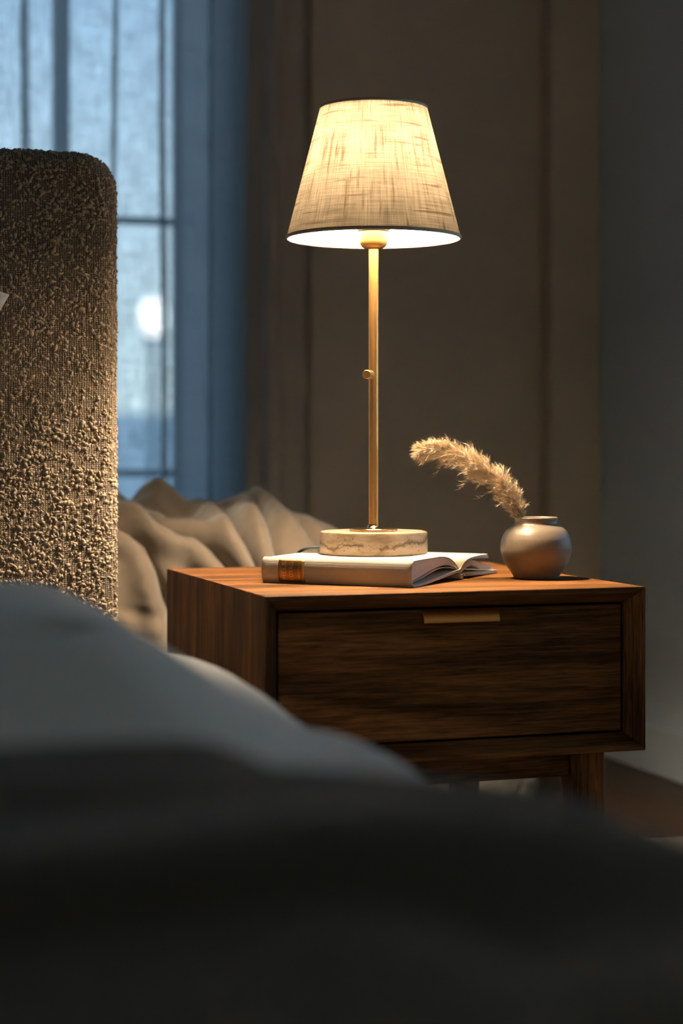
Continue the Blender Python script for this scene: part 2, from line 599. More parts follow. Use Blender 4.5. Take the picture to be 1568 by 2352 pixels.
def wall_with_hole(name, axis, lo, hi, hlo, hhi, mat):
    """box wall with a rectangular hole; axis = the thin axis."""
    a = 0 if axis == 1 else 1
    bm = bmesh.new()

    def bx(a0, a1, z0, z1):
        l, h = list(lo), list(hi)
        l[a], h[a], l[2], h[2] = a0, a1, z0, z1
        add_box(bm, l, h)
    bx(lo[a], hlo[0], lo[2], hi[2])
    bx(hhi[0], hi[a], lo[2], hi[2])
    bx(hlo[0], hhi[0], lo[2], hlo[1])
    bx(hlo[0], hhi[0], hhi[1], hi[2])
    return struct(from_bm(name, bm, mat))


WX0, WX1, WZ0, WZ1 = -1.65, 0.42, 0.10, 2.36     # window opening
wall_with_hole('wall_back', 1, (XL, YB, 0), (XR, YB + WT, ZC), (WX0, WZ0), (WX1, WZ1), M['wall'])
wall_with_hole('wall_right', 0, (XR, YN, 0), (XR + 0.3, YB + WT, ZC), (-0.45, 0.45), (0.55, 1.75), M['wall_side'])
struct(box('wall_left', (XL - 0.3, YN, 0), (XL, YB + WT, ZC), M['wall']))
wall_with_hole('wall_front', 1, (XL - 0.3, YN - 0.3, 0), (XR + 0.3, YN, ZC), (-0.90, 0.40), (1.00, 2.30), M['wall'])
struct(box('wall_chimney_breast', (0.50, 1.45, 0), (XR - 0.001, YB - 0.001, ZC - 0.001), M['wall'], None, 0.004))
struct(box('wall_pier', (1.0, 1.39, 0), (XR - 0.001, 1.449, ZC - 0.001), M['wall'], None, 0.004))


def trim(name, lo, hi):
    return struct(box(name, lo, hi, M['trim'], None, 0.003))


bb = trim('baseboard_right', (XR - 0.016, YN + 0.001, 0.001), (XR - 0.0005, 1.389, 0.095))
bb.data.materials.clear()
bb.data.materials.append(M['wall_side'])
trim('baseboard_back', (0.51, 1.434, 0.001), (0.999, 1.4495, 0.095))

# plastered lining of the deep window recess
bm = bmesh.new()
add_box(bm, (WX1 - 0.004, YB + 0.002, WZ0), (WX1 + 0.001, YB + WT - 0.01, WZ1))
add_box(bm, (WX0 - 0.001, YB + 0.002, WZ0), (WX0 + 0.004, YB + WT - 0.01, WZ1))
add_box(bm, (WX0, YB + 0.002, WZ1 - 0.004), (WX1, YB + WT - 0.01, WZ1 + 0.001))
struct(from_bm('trim_1', bm, M['reveal']))

# window_1
w = empty('window_1', (0, 0, 0))
w['kind'] = 'structure'
FY0, FY1 = 2.25, 2.29
box('window_sill', (WX0 + 0.004, YB - 0.05, WZ0 + 0.0005), (WX1 - 0.005, FY0 - 0.002, WZ0 + 0.02), M['reveal'], w, 0.003)
fx0, fx1, fz0, fz1 = WX0 + 0.005, WX1 - 0.005, WZ0 + 0.021, WZ1 - 0.006
mull = [-1.22, -0.77, -0.32, 0.131]
box('window_rail', (fx0, FY0, fz0), (fx1, FY1, fz0 + 0.030), M['frame'], w, 0.003)
box('window_rail', (fx0, FY0, fz1 - 0.045), (fx1, FY1, fz1), M['frame'], w, 0.003)
box('window_stile', (fx0, FY0, fz0 + 0.031), (fx0 + 0.045, FY1, fz1 - 0.046), M['frame'], w, 0.003)
box('window_stile', (fx1 - 0.012, FY0, fz0 + 0.031), (fx1, FY1, fz1 - 0.046), M['frame'], w, 0.003)
xs = [fx0 + 0.045] + mull + [fx1 - 0.012]
for mx in mull:
    box('mullion', (mx - 0.018, FY0 - 0.012, fz0 + 0.031), (mx + 0.018, FY1, fz1 - 0.046), M['frame'], w, 0.003)
for i in range(len(xs) - 1):
    a0 = xs[i] + (0.0185 if i else 0.0005)
    a1 = xs[i + 1] - (0.0185 if i < len(xs) - 2 else 0.0005)
    box('glazing_bar', (a0, FY0 + 0.008, 1.170), (a1, FY1 - 0.008, 1.188), M['frame'], w, 0.002)
    box('glazing_bar', (a0, FY0 + 0.008, 0.565), (a1, FY1 - 0.008, 0.583), M['frame'], w, 0.002)
    box('pane', (a0 + 0.001, FY0 + 0.018, fz0 + 0.032), (a1 - 0.001, FY0 + 0.022, 0.564), M['pane'], w)
    box('pane', (a0 + 0.001, FY0 + 0.018, 0.584), (a1 - 0.001, FY0 + 0.022, 1.169), M['pane'], w)
    box('pane', (a0 + 0.001, FY0 + 0.018, 1.189), (a1 - 0.001, FY0 + 0.022, fz1 - 0.047), M['pane'], w)

# window_2 in the right-hand wall
w2 = empty('window_2', (0, 0, 0))
w2['kind'] = 'structure'
gx = XR + 0.20
for lo, hi in (((gx, -0.449, 0.451), (gx + 0.04, -0.405, 1.749)), ((gx, 0.505, 0.451), (gx + 0.04, 0.549, 1.749))):
    box('window_stile', lo, hi, M['frame'], w2, 0.003)
for lo, hi in (((gx, -0.404, 0.451), (gx + 0.04, 0.504, 0.495)), ((gx, -0.404, 1.705), (gx + 0.04, 0.504, 1.749))):
    box('window_rail', lo, hi, M['frame'], w2, 0.003)
box('mullion', (gx, 0.03, 0.496), (gx + 0.04, 0.07, 1.704), M['frame'], w2, 0.003)
box('pane', (gx + 0.018, -0.403, 0.496), (gx + 0.022, 0.029, 1.704), M['pane'], w2)
box('pane', (gx + 0.018, 0.071, 0.496), (gx + 0.022, 0.503, 1.704), M['pane'], w2)
box('window_sill', (XR - 0.03, -0.449, 0.43), (gx - 0.001, 0.549, 0.4495), M['trim'], w2, 0.003)

# fill_window added unseen behind the camera for soft fill, a warm blind neutralising the daylight
w3 = empty('fill_window', (0, 0, 0))
w3['kind'] = 'structure'
gy = YN - 0.22
for lo, hi in (((-0.899, gy, 0.401), (-0.855, gy + 0.04, 2.299)), ((0.955, gy, 0.401), (0.999, gy + 0.04, 2.299))):
    box('window_stile', lo, hi, M['frame'], w3, 0.003)
for lo, hi in (((-0.854, gy, 0.401), (0.954, gy + 0.04, 0.445)), ((-0.854, gy, 2.255), (0.954, gy + 0.04, 2.299))):
    box('window_rail', lo, hi, M['frame'], w3, 0.003)
box('mullion', (0.03, gy, 0.446), (0.07, gy + 0.04, 2.254), M['frame'], w3, 0.003)
box('pane', (-0.853, gy + 0.018, 0.446), (0.029, gy + 0.022, 2.254), M['pane'], w3)
box('pane', (0.071, gy + 0.018, 0.446), (0.953, gy + 0.022, 2.254), M['pane'], w3)
from_py('fill_blind', [(-0.89, YN - 0.05, 0.405), (0.99, YN - 0.05, 0.405), (0.99, YN - 0.05, 2.295), (-0.89, YN - 0.05, 2.295)], [(0, 1, 2, 3)], M['blind'], w3)

# outdoors
struct(box('ground', (-16, YB + WT + 0.02, -0.5), (24, 26, -0.4), M['ground']))
gw = box('garden_wall', (-14, 15.0, -0.4), (22, 15.3, 0.95), M['garden_wall'], None, 0.02)
tag(gw, 'pale rendered garden wall beyond the window', 'wall', kind='structure')
gl = empty('garden_lamp', (2.41, 11.825, -0.4))
tag(gl, 'glowing white garden lamp outside the sheer curtained window', 'lamp')
lathe('lamp_post', [(0.0, 0), (0.09, 0), (0.09, 0.03), (0.03, 0.06), (0.025, 1.82), (0.06, 1.86), (0.06, 1.88), (0, 1.88)], M['post'], gl, 20)
lathe('lamp_globe', [(0.001, 1.88)] + [(0.105 * math.sin(a) + 0.001, 2.03 - 0.15 * math.cos(a)) for a in np.linspace(0.15, math.pi, 9)], M['globe'], gl, 14)

# ------------------------------------------------------------------ curtains


def curtain_line(x0, x1, y, pleats, n_between=10, wob=0.006, ph=0.0):
    """plan line of a gathered curtain; pleats: list of (centre, overlap width)."""
    pts = [(x0, y)]
    last = x0
    for c, wd in pleats:
        a, b = c - wd / 2, c + wd / 2
        for k in range(1, n_between):
            t = k / n_between
            x = last + (b - last) * t
            pts.append((x, y + wob * math.sin(math.pi * t) * (1 if int(c * 97) % 2 else -1)))
        pts += [(b - 0.001, y - 0.004), (b + 0.0015, y - 0.010), (b - 0.001, y - 0.016),
                (a + 0.001, y - 0.020), (a - 0.0015, y - 0.026), (a + 0.001, y - 0.032), (a + wd * 0.4, y - 0.034)]
        last = a + wd * 0.4
        y0 = y - 0.034
        pts += [(b + 0.004, y0 * 0.55 + y * 0.45)]
        last = b + 0.004
    for k in range(1, n_between + 1):
        t = k / n_between
        pts.append((last + (x1 - last) * t, y + wob * math.sin(math.pi * t)))
    return pts


def hang(name, line, z0, z1, mat, sway=0.006, parent=None, nz=60, seed=0.0, flare=0.0):
    m = len(line)
    A = np.zeros((nz, m, 3))
    U = np.zeros((nz, m, 2))
    s = [0.0]
    for i in range(1, m):
        s.append(s[-1] + math.dist(line[i], line[i - 1]))
    for k in range(nz):
        z = z0 + (z1 - z0) * k / (nz - 1)
        for i, (x, y) in enumerate(line):
            dx = sway * noise.noise(Vector((x * 9 + seed, z * 1.3, seed)))
            dy = sway * 1.4 * noise.noise(Vector((x * 9 + seed, z * 1.1, seed + 5)))
            fl = flare * (z1 - z) * (x - line[0][0])
            A[k, i] = (x + dx + fl, y + dy, z)
            U[k, i] = (s[i], z)
    return grid_mesh(name, A, mat, parent, True, U)


sheer = hang('sheer_curtain', curtain_line(-1.75, 0.475, 1.80, [(-1.6, .03), (-1.44, .02), (-1.3, .03), (-1.17, .02), (-1.05, .03), (-0.93, .02), (-0.8, .02),
             (-0.67, .03), (-0.55, .02), (-0.44, .03), (-0.33, .02), (-0.22, .02), (-0.12, .02), (-0.025, .018), (0.165, .011), (0.272, .016), (0.375, .008)]), 0.004, 2.50, M['sheer'])
tag(sheer, 'pale sheer linen curtain glowing blue in front of the window', 'curtain')

dl = []
ctrl_d = spline([(0.430, 1.745), (0.412, 1.62), (0.396, 1.50), (0.396, 1.435), (0.425, 1.425), (0.462, 1.432), (0.490, 1.428)], 150)
for i, p in enumerate(ctrl_d):
    q = ctrl_d[min(i + 1, 149)] - ctrl_d[max(i - 1, 0)]
    q = q / np.linalg.norm(q)
    t = i / 149
    k = (0.014 * math.sin(t * 2 * math.pi * 4.4 + 0.4) + 0.004 * math.sin(t * 47)) * (1.0 if t < 0.5 else 0.62)
    dl.append((p[0] - q[1] * k, p[1] + q[0] * k))
drape = hang('heavy_drape', dl, 0.004, 2.50, M['drape'], 0.008, None, 50, 3.0)
sm = drape.modifiers.new('thickness', 'SOLIDIFY')
sm.thickness = 0.003
tag(drape, 'dark taupe heavy curtain gathered beside the window', 'curtain')

# ------------------------------------------------------------------ rug and pouf


def rug():
    n, m = 120, 60
    A = np.zeros((n, m, 3))
    x0, x1, y0, y1 = -0.12, 1.06, -1.5, 0.56
    for i in range(n):
        for j in range(m):
            x = x0 + (x1 - x0) * j / (m - 1)
            y = y0 + (y1 - y0) * i / (n - 1)
            e = min(x - x0, x1 - x, y - y0, y1 - y)
            z = 0.001 + 0.011 * min(1, max(0, e) / 0.012) + 0.0004 * noise.noise(Vector((x * 60, y * 60, 0)))
            A[i, j] = (x, y, min(z, 0.012))
    return grid_mesh('rug', A, M['rug'])


tag(rug(), 'pale woven rug on the dark wooden floor under the bedside cabinet', 'rug')

pf = empty('pouf', (0.645, 0.95, 0.0))
tag(pf, 'low grey textured pouf standing on the floor behind the bedside cabinet', 'pouf')
prof = [(0.001, 0.001), (0.100, 0.001), (0.112, 0.015), (0.118, 0.06), (0.120, 0.12), (0.117, 0.17), (0.104, 0.205), (0.07, 0.218), (0.001, 0.222)]
ob = lathe('cushion_body', spline(prof, 60), M['pouf'], pf, 96)
for vtx in ob.data.vertices:
    d = 0.006 * noise.noise(vtx.co * 34) + 0.004 * noise.noise(vtx.co * 80)
    r = Vector((vtx.co.x, vtx.co.y, 0))
    if r.length > 0.06 and vtx.co.z > 0.01:
        vtx.co += r.normalized() * d
sweep('piping', [(0.1185 * math.cos(a), 0.1185 * math.sin(a), 0.165) for a in np.linspace(0, 2 * math.pi, 65)], 0.004, M['pouf'], pf, 8)

# ------------------------------------------------------------------ bench by the window with a throw over it
bn = empty('window_bench', (0, 0, 0))
tag(bn, 'long upholstered bench under the beige throw by the window', 'bench')
BX0, BX1, BY0, BY1, BZ = -1.7, 0.40, 0.80, 1.33, 0.480
box('seat_cushion', (BX0, BY0, 0.20), (BX1, BY1, BZ), M['bench'], bn, 0.03, 4)
box('seat_base', (BX0 + 0.02, BY0 + 0.02, 0.11), (BX1 - 0.02, BY1 - 0.02, 0.199), M['bench'], bn, 0.006)
for lx in (BX0 + 0.06, BX1 - 0.11):
    for ly in (BY0 + 0.05, BY1 - 0.1):
        box('leg', (lx, ly, 0.0), (lx + 0.05, ly + 0.05, 0.1095), M['wood_z'], bn, 0.003)


def throw_surface():
    n, m = 250, 340
    x0, x1 = -0.48, 0.52
    # cross section from the front hem up over the top to the back
    prof = np.array(spline([(BY0 - 0.045, 0.03), (BY0 - 0.04, 0.12), (BY0 - 0.036, 0.24), (BY0 - 0.032, 0.36), (BY0 - 0.022, 0.462), (BY0 + 0.030, 0.508),
                            (BY0 + 0.16, 0.516), (BY0 + 0.32, 0.518), (BY0 + 0.42, 0.512), (BY1 - 0.02, 0.500), (BY1 + 0.026, 0.45), (BY1 + 0.03, 0.30), (BY1 + 0.032, 0.2)], n))
    tang = np.gradient(prof, axis=0)
    nor = np.stack([-tang[:, 1], tang[:, 0]], 1)
    nor /= np.linalg.norm(nor, axis=1)[:, None]
    slen = np.concatenate([[0], np.cumsum(np.linalg.norm(np.diff(prof, axis=0), axis=1))])
    S = slen - slen[np.argmin(np.abs(prof[:, 0] - (BY0 + 0.010)))]
    X = np.linspace(x0, x1, m)
    SS, XX = np.meshgrid(S, X, indexing='ij')
    # creases between the folds, as lines of (x, distance over the front edge)
    creases = [[(-0.10, 0.12), (-0.022, 0.0), (0.001, -0.011), (0.022, -0.038), (0.037, -0.075), (0.055, -0.132), (0.066, -0.25), (0.07, -0.60)],
               [(-0.01, 0.22), (0.019, 0.10), (0.025, 0.048), (0.045, -0.004), (0.082, -0.016), (0.102, -0.021), (0.127, -0.04), (0.155, -0.075), (0.184, -0.124), (0.20, -0.22)],
               [(0.10, 0.26), (0.145, 0.176), (0.176, 0.10), (0.175, 0.05), (0.175, -0.021), (0.198, -0.075), (0.213, -0.131), (0.22, -0.3)],
               [(0.20, 0.28), (0.243, 0.19), (0.25, 0.132), (0.235, 0.048), (0.229, -0.045), (0.242, -0.09), (0.25, -0.25)],
               [(0.26, 0.22), (0.277, 0.12), (0.285, 0.02), (0.302, -0.028), (0.317, -0.09), (0.33, -0.25)],
               [(-0.20, 0.15), (-0.12, 0.0), (-0.09, -0.10), (-0.085, -0.3)], [(-0.33, 0.12), (-0.24, 0.0), (-0.2, -0.12), (-0.21, -0.3)], [(-0.44, 0.1), (-0.36, 0.0), (-0.33, -0.2)]]
    depth = [0.75, 1.15, 1.0, 0.8, 0.5, 0.8, 0.8, 0.8]
    D = np.zeros((n, m))
    wob = np.array([[0.006 * noise.noise(Vector((x * 22, s_ * 22, 3.0))) for x in X] for s_ in S])
    for line, dp in zip(creases, depth):
        best = np.full((n, m), 9.0)
        sign = np.zeros((n, m))
        for (ax, as_), (bx, bs) in zip(line[:-1], line[1:]):
            vx, vs = bx - ax, bs - as_
            L2 = vx * vx + vs * vs
            t = np.clip(((XX - ax) * vx + (SS - as_) * vs) / L2, 0, 1)
            ex, es = XX - ax - t * vx, SS - as_ - t * vs
            d = np.sqrt(ex * ex + es * es)
            sg = np.sign(ex * vs - es * vx)
            upd = d < best
            best = np.where(upd, d, best)
            sign = np.where(upd, sg, sign)
        best = np.maximum(0, best + wob * 0.5)
        # a deep narrow crease with a rolled lip on either side, fuller on one of them
        lip = np.where(sign > 0, 1.0, 0.55)
        D += dp * (-0.030 * np.exp(-(best / 0.0075) ** 2) + 0.026 * lip * np.exp(-((best - 0.024) / 0.017) ** 2))
    for px_, ps_, h, wx, ws in ((0.090, 0.20, 0.040, 0.030, 0.07), (0.262, 0.17, 0.032, 0.026, 0.08), (0.02, 0.24, 0.030, 0.04, 0.06)):
        D += h * np.exp(-((XX - px_) / wx) ** 2 - ((SS - ps_) / ws) ** 2)
    D += np.array([[0.010 * fbm(x * 6, s_ * 6, 1.0, 3) + 0.0028 * fbm(x * 26, s_ * 26, 4.0, 2) for x in X] for s_ in S])
    # faint gathers across the lower front
    D += 0.0022 * np.sin(SS * 150 + 3 * np.sin(XX * 14)) * (SS < -0.12)
    Y = prof[:, 0][:, None] + nor[:, 0][:, None] * D
    Z = prof[:, 1][:, None] + nor[:, 1][:, None] * D
    # falls over the right-hand end
    T = np.clip((XX - (BX1 - 0.12)) / (x1 - BX1 + 0.12), 0, 1)
    Z = np.where(T > 0, np.maximum(0.02 + 0.1 * Z, Z - 0.17 * T ** 2), Z)
    XO = XX - 0.05 * T * T
    A = np.stack([XO, np.minimum(Y, 1.395), np.maximum(Z, 0.012)], -1)
    return grid_mesh('linen_throw', A, M['throw'])


th = throw_surface()
tag(th, 'rumpled beige linen throw draped over the bench by the window', 'throw')
sm = th.modifiers.new('thickness', 'SOLIDIFY')
sm.thickness = 0.004
sm.offset = -1

# ------------------------------------------------------------------ bed
HX1, HY, HTOP = -0.095, 0.395, EYE + 0.405
bed = empty('bed', (0, 0, 0))
tag(bed, 'bed with a tall beige boucle upholstered headboard', 'bed')


def headboard():
    bm = bmesh.new()
    x0, x1, y0, y1, z0, z1 = HX1 - 1.75, HX1, HY, HY + 0.11, 0.02, HTOP
    rc = 0.055
    outline = []
    for cx, cz, a0 in ((x1 - rc, z1 - rc, 0), (x0 + rc, z1 - rc, 90)):
        for k in range(9):
            a = R(a0 + 90 * k / 8)
            outline.append((cx + rc * math.cos(a), cz + rc * math.sin(a)))
    outline += [(x0, z0), (x1, z0)]
    f = [bm.verts.new((x, y0, z)) for x, z in outline]
    b = [bm.verts.new((x, y1, z)) for x, z in outline]
    n = len(outline)
    bm.faces.new(f)
    bm.faces.new(b[::-1])
    for i in range(n):
        bm.faces.new((f[i], b[i], b[(i + 1) % n], f[(i + 1) % n]))
    bmesh.ops.recalc_face_normals(bm, faces=bm.faces)
    ed = [e for e in bm.edges if abs(e.verts[0].co.y - e.verts[1].co.y) < 1e-6]
    bmesh.ops.bevel(bm, geom=ed, offset=0.030, segments=7, profile=0.5, affect='EDGES')
    return from_bm('headboard', bm, M['boucle'], bed, True)


hb = headboard()
bv = BVHTree.FromPolygons([v.co for v in hb.data.vertices], [list(p.vertices) for p in hb.data.polygons])


def boucle_nubs():
    """looped yarn nubs standing proud of the knit ground."""
    bm = bmesh.new()
    bmesh.ops.create_icosphere(bm, subdivisions=1, radius=1.0)
    base = np.array([v.co[:] for v in bm.verts])
    tri = np.array([[v.index for v in f.verts] for f in bm.faces])
    bm.free()
    V, F = [], []
    cnt = 0

    def put(p, nrm, s):
        nonlocal cnt
        nrm = Vector(nrm)
        t = nrm.orthogonal().normalized()
        b = nrm.cross(t)
        a = random.uniform(0, math.pi)
        t2 = t * math.cos(a) + b * math.sin(a)
        b2 = nrm.cross(t2)
        l, wd, h = s * random.uniform(0.8, 1.7), s * random.uniform(0.55, 0.9), s * random.uniform(0.5, 1.0)
        B = base * (1 + 0.22 * rng.standard_normal((len(base), 1)))
        pts = np.outer(B[:, 0] * l, t2) + np.outer(B[:, 1] * wd, b2) + np.outer(B[:, 2] * h, nrm) + np.array(p + nrm * h * 0.25)
        V.append(pts)
        F.append(tri + cnt)
        cnt += len(base)

    def shoot(o, d):
        hit = bv.ray_cast(Vector(o), Vector(d))
        return (hit[0], hit[1]) if hit[0] is not None else (None, None)
    made = 0
    while made < 14500:
        x, z = random.uniform(-0.62, HX1 - 0.001), random.uniform(0.30, HTOP)
        dens = fbm(x * 16, z * 16, 2.0, 3)
        if random.random() > 0.70 + 0.5 * dens:
            continue
        p, nr = shoot((x, HY - 0.3, z), (0, 1, 0))
        if p is None:
            continue
        put(p, nr, random.choice((0.0012, 0.0016, 0.0020, 0.0024, 0.0031)))
        made += 1
    for _ in range(1100):
        p, nr = shoot((HX1 + 0.3, random.uniform(HY + 0.002, HY + 0.10), random.uniform(0.32, HTOP)), (-1, 0, 0))
        if p is not None:
            put(p, nr, random.choice((0.0015, 0.002, 0.0025)))
    for _ in range(900):
        p, nr = shoot((random.uniform(-0.62, HX1), random.uniform(HY + 0.002, HY + 0.10), HTOP + 0.3), (0, 0, -1))
        if p is not None:
            put(p, nr, random.choice((0.0015, 0.002, 0.0025)))
    # fine stray fibres that fuzz the outline
    for _ in range(2600):
        q = random.random()
        if q < 0.4:
            p, nr = shoot((HX1 + 0.3, random.uniform(HY + 0.002, HY + 0.08), random.uniform(0.32, HTOP)), (-1, 0, 0))
        elif q < 0.7:
            p, nr = shoot((random.uniform(-0.5, HX1), random.uniform(HY, HY + 0.08), HTOP + 0.3), (0, 0, -1))
        else:
            p, nr = shoot((random.uniform(-0.5, HX1), HY - 0.3, random.uniform(0.32, HTOP)), (0, 1, 0))
        if p is None:
            continue
        d = (nr + Vector(rng.standard_normal(3)) * 0.7).normalized()
        L = random.uniform(0.002, 0.0055)
        s = d.orthogonal().normalized() * 0.00022
        e = p + d * L
        V.append(np.array([p - s, p + s, e]))
        F.append(np.array([[0, 1, 2]]) + cnt)
        cnt += 3
    me = bpy.data.meshes.new('boucle_loops')
    me.from_pydata(np.concatenate(V).tolist(), [], np.concatenate(F).tolist())
    o = link('boucle_loops', me, M['nub'], bed, True)
    o['kind'] = 'stuff'
    return o


boucle_nubs()
# seam down the rounded right edge and over the top
seam = []
for z in np.linspace(0.32, HTOP - 0.06, 40):
    hit = bv.ray_cast(Vector((HX1 - 0.0105, HY - 0.3, z)), Vector((0, 1, 0)))
    seam.append(hit[0] + Vector((0.0004 * math.sin(z * 300), -0.0002, 0)))
sweep('seam', seam, 0.0011, M['piping'], bed, 6)
box('side_rail', (HX1 - 1.70, -1.78, 0.10), (HX1 - 0.05, HY - 0.001, 0.20), M['bench'], bed, 0.01)
for lx in (HX1 - 1.66, HX1 - 0.14):
    box('leg', (lx, -1.72, 0.0), (lx + 0.06, -1.66, 0.0995), M['wood_z'], bed, 0.003)

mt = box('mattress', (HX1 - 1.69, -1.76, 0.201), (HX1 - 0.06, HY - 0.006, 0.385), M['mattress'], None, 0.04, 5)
tag(mt, 'hidden mattress in a sheet darkened against lamp bounce, between the duvet and the headboard', 'mattress')

BRX = HX1 - 0.03             # where the bedding turns down at the right of the bed


def smooth01(t):
    t = min(1.0, max(0.0, t))
    return t * t * (3 - 2 * t)


def duvet_top(x, y):
    z = 0.418
    z += 0.006 * fbm(x * 3.0, y * 3.0, 0.3, 3) - 0.012 * smooth01((x + 0.42) / 0.3)
    z += 0.0035 * math.sin((y * 1.0 + x * 0.55) * 11.0 + 2.5 * noise.noise(Vector((x * 2, y * 2, 3))))
    # a plump rise half way down the bed
    wy = 0.40 if y > -0.6 else 0.52
    z += 0.100 * math.exp(-((y + 0.60) / wy) ** 2) * smooth01((-0.165 - x) / 0.20)
    z -= 0.035 * smooth01((-0.72 - y) / 0.3) * smooth01((x + 0.36) / 0.14)
    # a hollow crease on its near slope
    q = (y - (-0.80 + 0.22 * (x + 0.4))) / 0.034
    z -= 0.034 * math.exp(-q * q) * smooth01((-0.33 - x) / 0.06)
    q = (y - (-0.70 + 0.30 * (x + 0.3))) / 0.05
    z -= 0.006 * math.exp(-q * q)
    return z


def duvet():
    n, m = 220, 200
    A = np.zeros((n, m, 3))
    y0, y1 = -1.84, -0.16
    for i in range(n):
        y = y0 + (y1 - y0) * i / (n - 1)
        for j in range(m):
            s = -1.55 + 1.98 * j / (m - 1)          # runs across the bed, then down its right side
            xe = BRX - 0.05 + 0.012 * math.sin(y * 13) + 0.012 * noise.noise(Vector((y * 4, 0, 8)))
            r = 0.075
            if s < xe:
                x, z = s, duvet_top(s, y)
            else:
                a = (s - xe) / r
                zt = duvet_top(xe, y)
                if a < math.pi / 2:
                    x, z = xe + r * math.sin(a), zt - r * (1 - math.cos(a))
                else:
                    dn = s - xe - r * math.pi / 2
                    x = xe + r + 0.012 * math.sin(y * 21 + 3 * noise.noise(Vector((y * 3, 1, 1)))) * min(1, dn / 0.1)
                    z = zt - r - dn
            A[i, j] = (x, y, max(z, 0.03))
    return grid_mesh('duvet', A, M['duvet'])


dv = duvet()
tag(dv, 'pale grey linen duvet spread over the bed below the headboard', 'duvet')
sm = dv.modifiers.new('thickness', 'SOLIDIFY')
sm.thickness = 0.012
sm.offset = -1


def blanket():
    """heavy blanket bunched across the foot of the bed, nearest to the camera."""
    n, m = 150, 170
    A = np.zeros((n, m, 3))
    # cross section along the bed: far hem, ridge, long fall towards the camera
    prof = np.array(spline([(-1.125, 0.440), (-1.145, 0.457), (-1.185, 0.470), (-1.25, 0.481), (-1.34, 0.475), (-1.44, 0.454), (-1.55, 0.429), (-1.66, 0.405), (-1.76, 0.36),
                            (-1.83, 0.28), (-1.86, 0.17), (-1.87, 0.08)], n))
    for i in range(n):
        py, pz = prof[i]
        for j in range(m):
            s = -1.50 + 1.95 * j / (m - 1)
            xe = BRX - 0.030
            r = 0.15
            rip = 0.007 * math.sin((py * 1.0 - 0.30 * s) * 34 + 2.2 * noise.noise(Vector((s * 2.2, py * 2.0, 1)))) + 0.006 * fbm(s * 2.4, py * 4, 6.0, 2) - 0.70 * max(0.0, s + 0.40) ** 2
            zt = pz + rip * min(1.0, (-1.1 - py) / 0.10)
            zt = max(zt, duvet_top(min(s, BRX - 0.05), max(py, -1.84)) + 0.024)
            if s < xe:
                x, z = s, zt
            else:
                a = (s - xe) / r
                if a < 1.25:
                    x, z = xe + r * math.sin(a), zt - r * (1 - math.cos(a))
                else:
                    dn = s - xe - r * 1.25
                    x = xe + r * math.sin(1.25) + dn * math.cos(1.25)
                    z = zt - r * (1 - math.cos(1.25)) - dn * math.sin(1.25)
            A[i, j] = (x, py, max(z, 0.03))
    return grid_mesh('wool_blanket', A, M['blanket'])


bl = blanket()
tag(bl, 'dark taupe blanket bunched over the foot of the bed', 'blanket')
sm = bl.modifiers.new('thickness', 'SOLIDIFY')
sm.thickness = 0.01
sm.offset = -1


def pillow():
    """upright pillow leaning on the headboard; only its corner reaches into view."""
    n = 40
    W2, H2, T = 0.33, 0.23, 0.075
    rows = []
    for side in (1, -1):
        A = np.zeros((n, n, 3))
        for i in range(n):
            for j in range(n):
                a, b = 2 * i / (n - 1) - 1, 2 * j / (n - 1) - 1
                pin = 1 - 0.06 * (1 - a * a) * 0 - 0.05 * (1 - b * b) * abs(a) - 0.0
                x = a * W2 * (1 - 0.05 * (1 - b * b) * abs(a))
                z = b * H2 * (1 - 0.05 * (1 - a * a) * abs(b))
                t = T * max(0.0, (1 - a ** 4) * (1 - b ** 4)) ** 0.6
                t += 0.004 * noise.noise(Vector((a * 4, b * 4, side))) * (1 - a * a) * (1 - b * b)
                A[i, j] = (x, side * t, z)
        rows.append(A)
    bm = bmesh.new()
    for A in rows:
        vs = [[bm.verts.new(A[i, j]) for j in range(n)] for i in range(n)]
        for i in range(n - 1):
            for j in range(n - 1):
                bm.faces.new((vs[i][j], vs[i + 1][j], vs[i + 1][j + 1], vs[i][j + 1]))
    bmesh.ops.remove_doubles(bm, verts=bm.verts, dist=1e-5)
    o = from_bm('pillow', bm, M['pillow'], None, True)
    o.rotation_euler = (R(-10), R(22), 0)
    o.location = (-0.654, 0.230, 0.745)
    return o


tag(pillow(), 'white pillow leaning on the headboard with its corner showing', 'pillow')

# ------------------------------------------------------------------ bedside cabinet
NW, ND, NH = 0.500, 0.530, 0.207
ns = empty('nightstand', (0, 0, 0.0125))
tag(ns, 'dark walnut bedside cabinet with one drawer and tapered legs', 'nightstand')
ZB = TOP - NH - 0.0125                    # underside of the case, in cabinet coordinates
LIP, PT, CH = 0.007, 0.020, 0.022


def case_panel(name, side, mat):
    sec = [(0, 0), (LIP, 0), (PT, CH), (PT, ND), (0, ND)]

    def corner(off, y, cx, cz):
        x = off if cx == 0 else NW - off
        z = ZB + off if cz == 0 else ZB + NH - off
        return (x, y, z)
    ends = {'top': ((0, 1), (1, 1)), 'bottom': ((0, 0), (1, 0)), 'left': ((0, 0), (0, 1)), 'right': ((1, 0), (1, 1))}[side]
    vs = [corner(o, y, *ends[0]) for o, y in sec] + [corner(o, y, *ends[1]) for o, y in sec]
    fs = [tuple(range(5)), tuple(range(9, 4, -1))] + [(i, (i + 1) % 5, 5 + (i + 1) % 5, 5 + i) for i in range(5)]
    o = from_py(name, vs, fs, mat, ns)
    b = o.modifiers.new('soft_edges', 'BEVEL')
    b.width = 0.0009
    b.segments = 2
    b.limit_method = 'ANGLE'
    return o


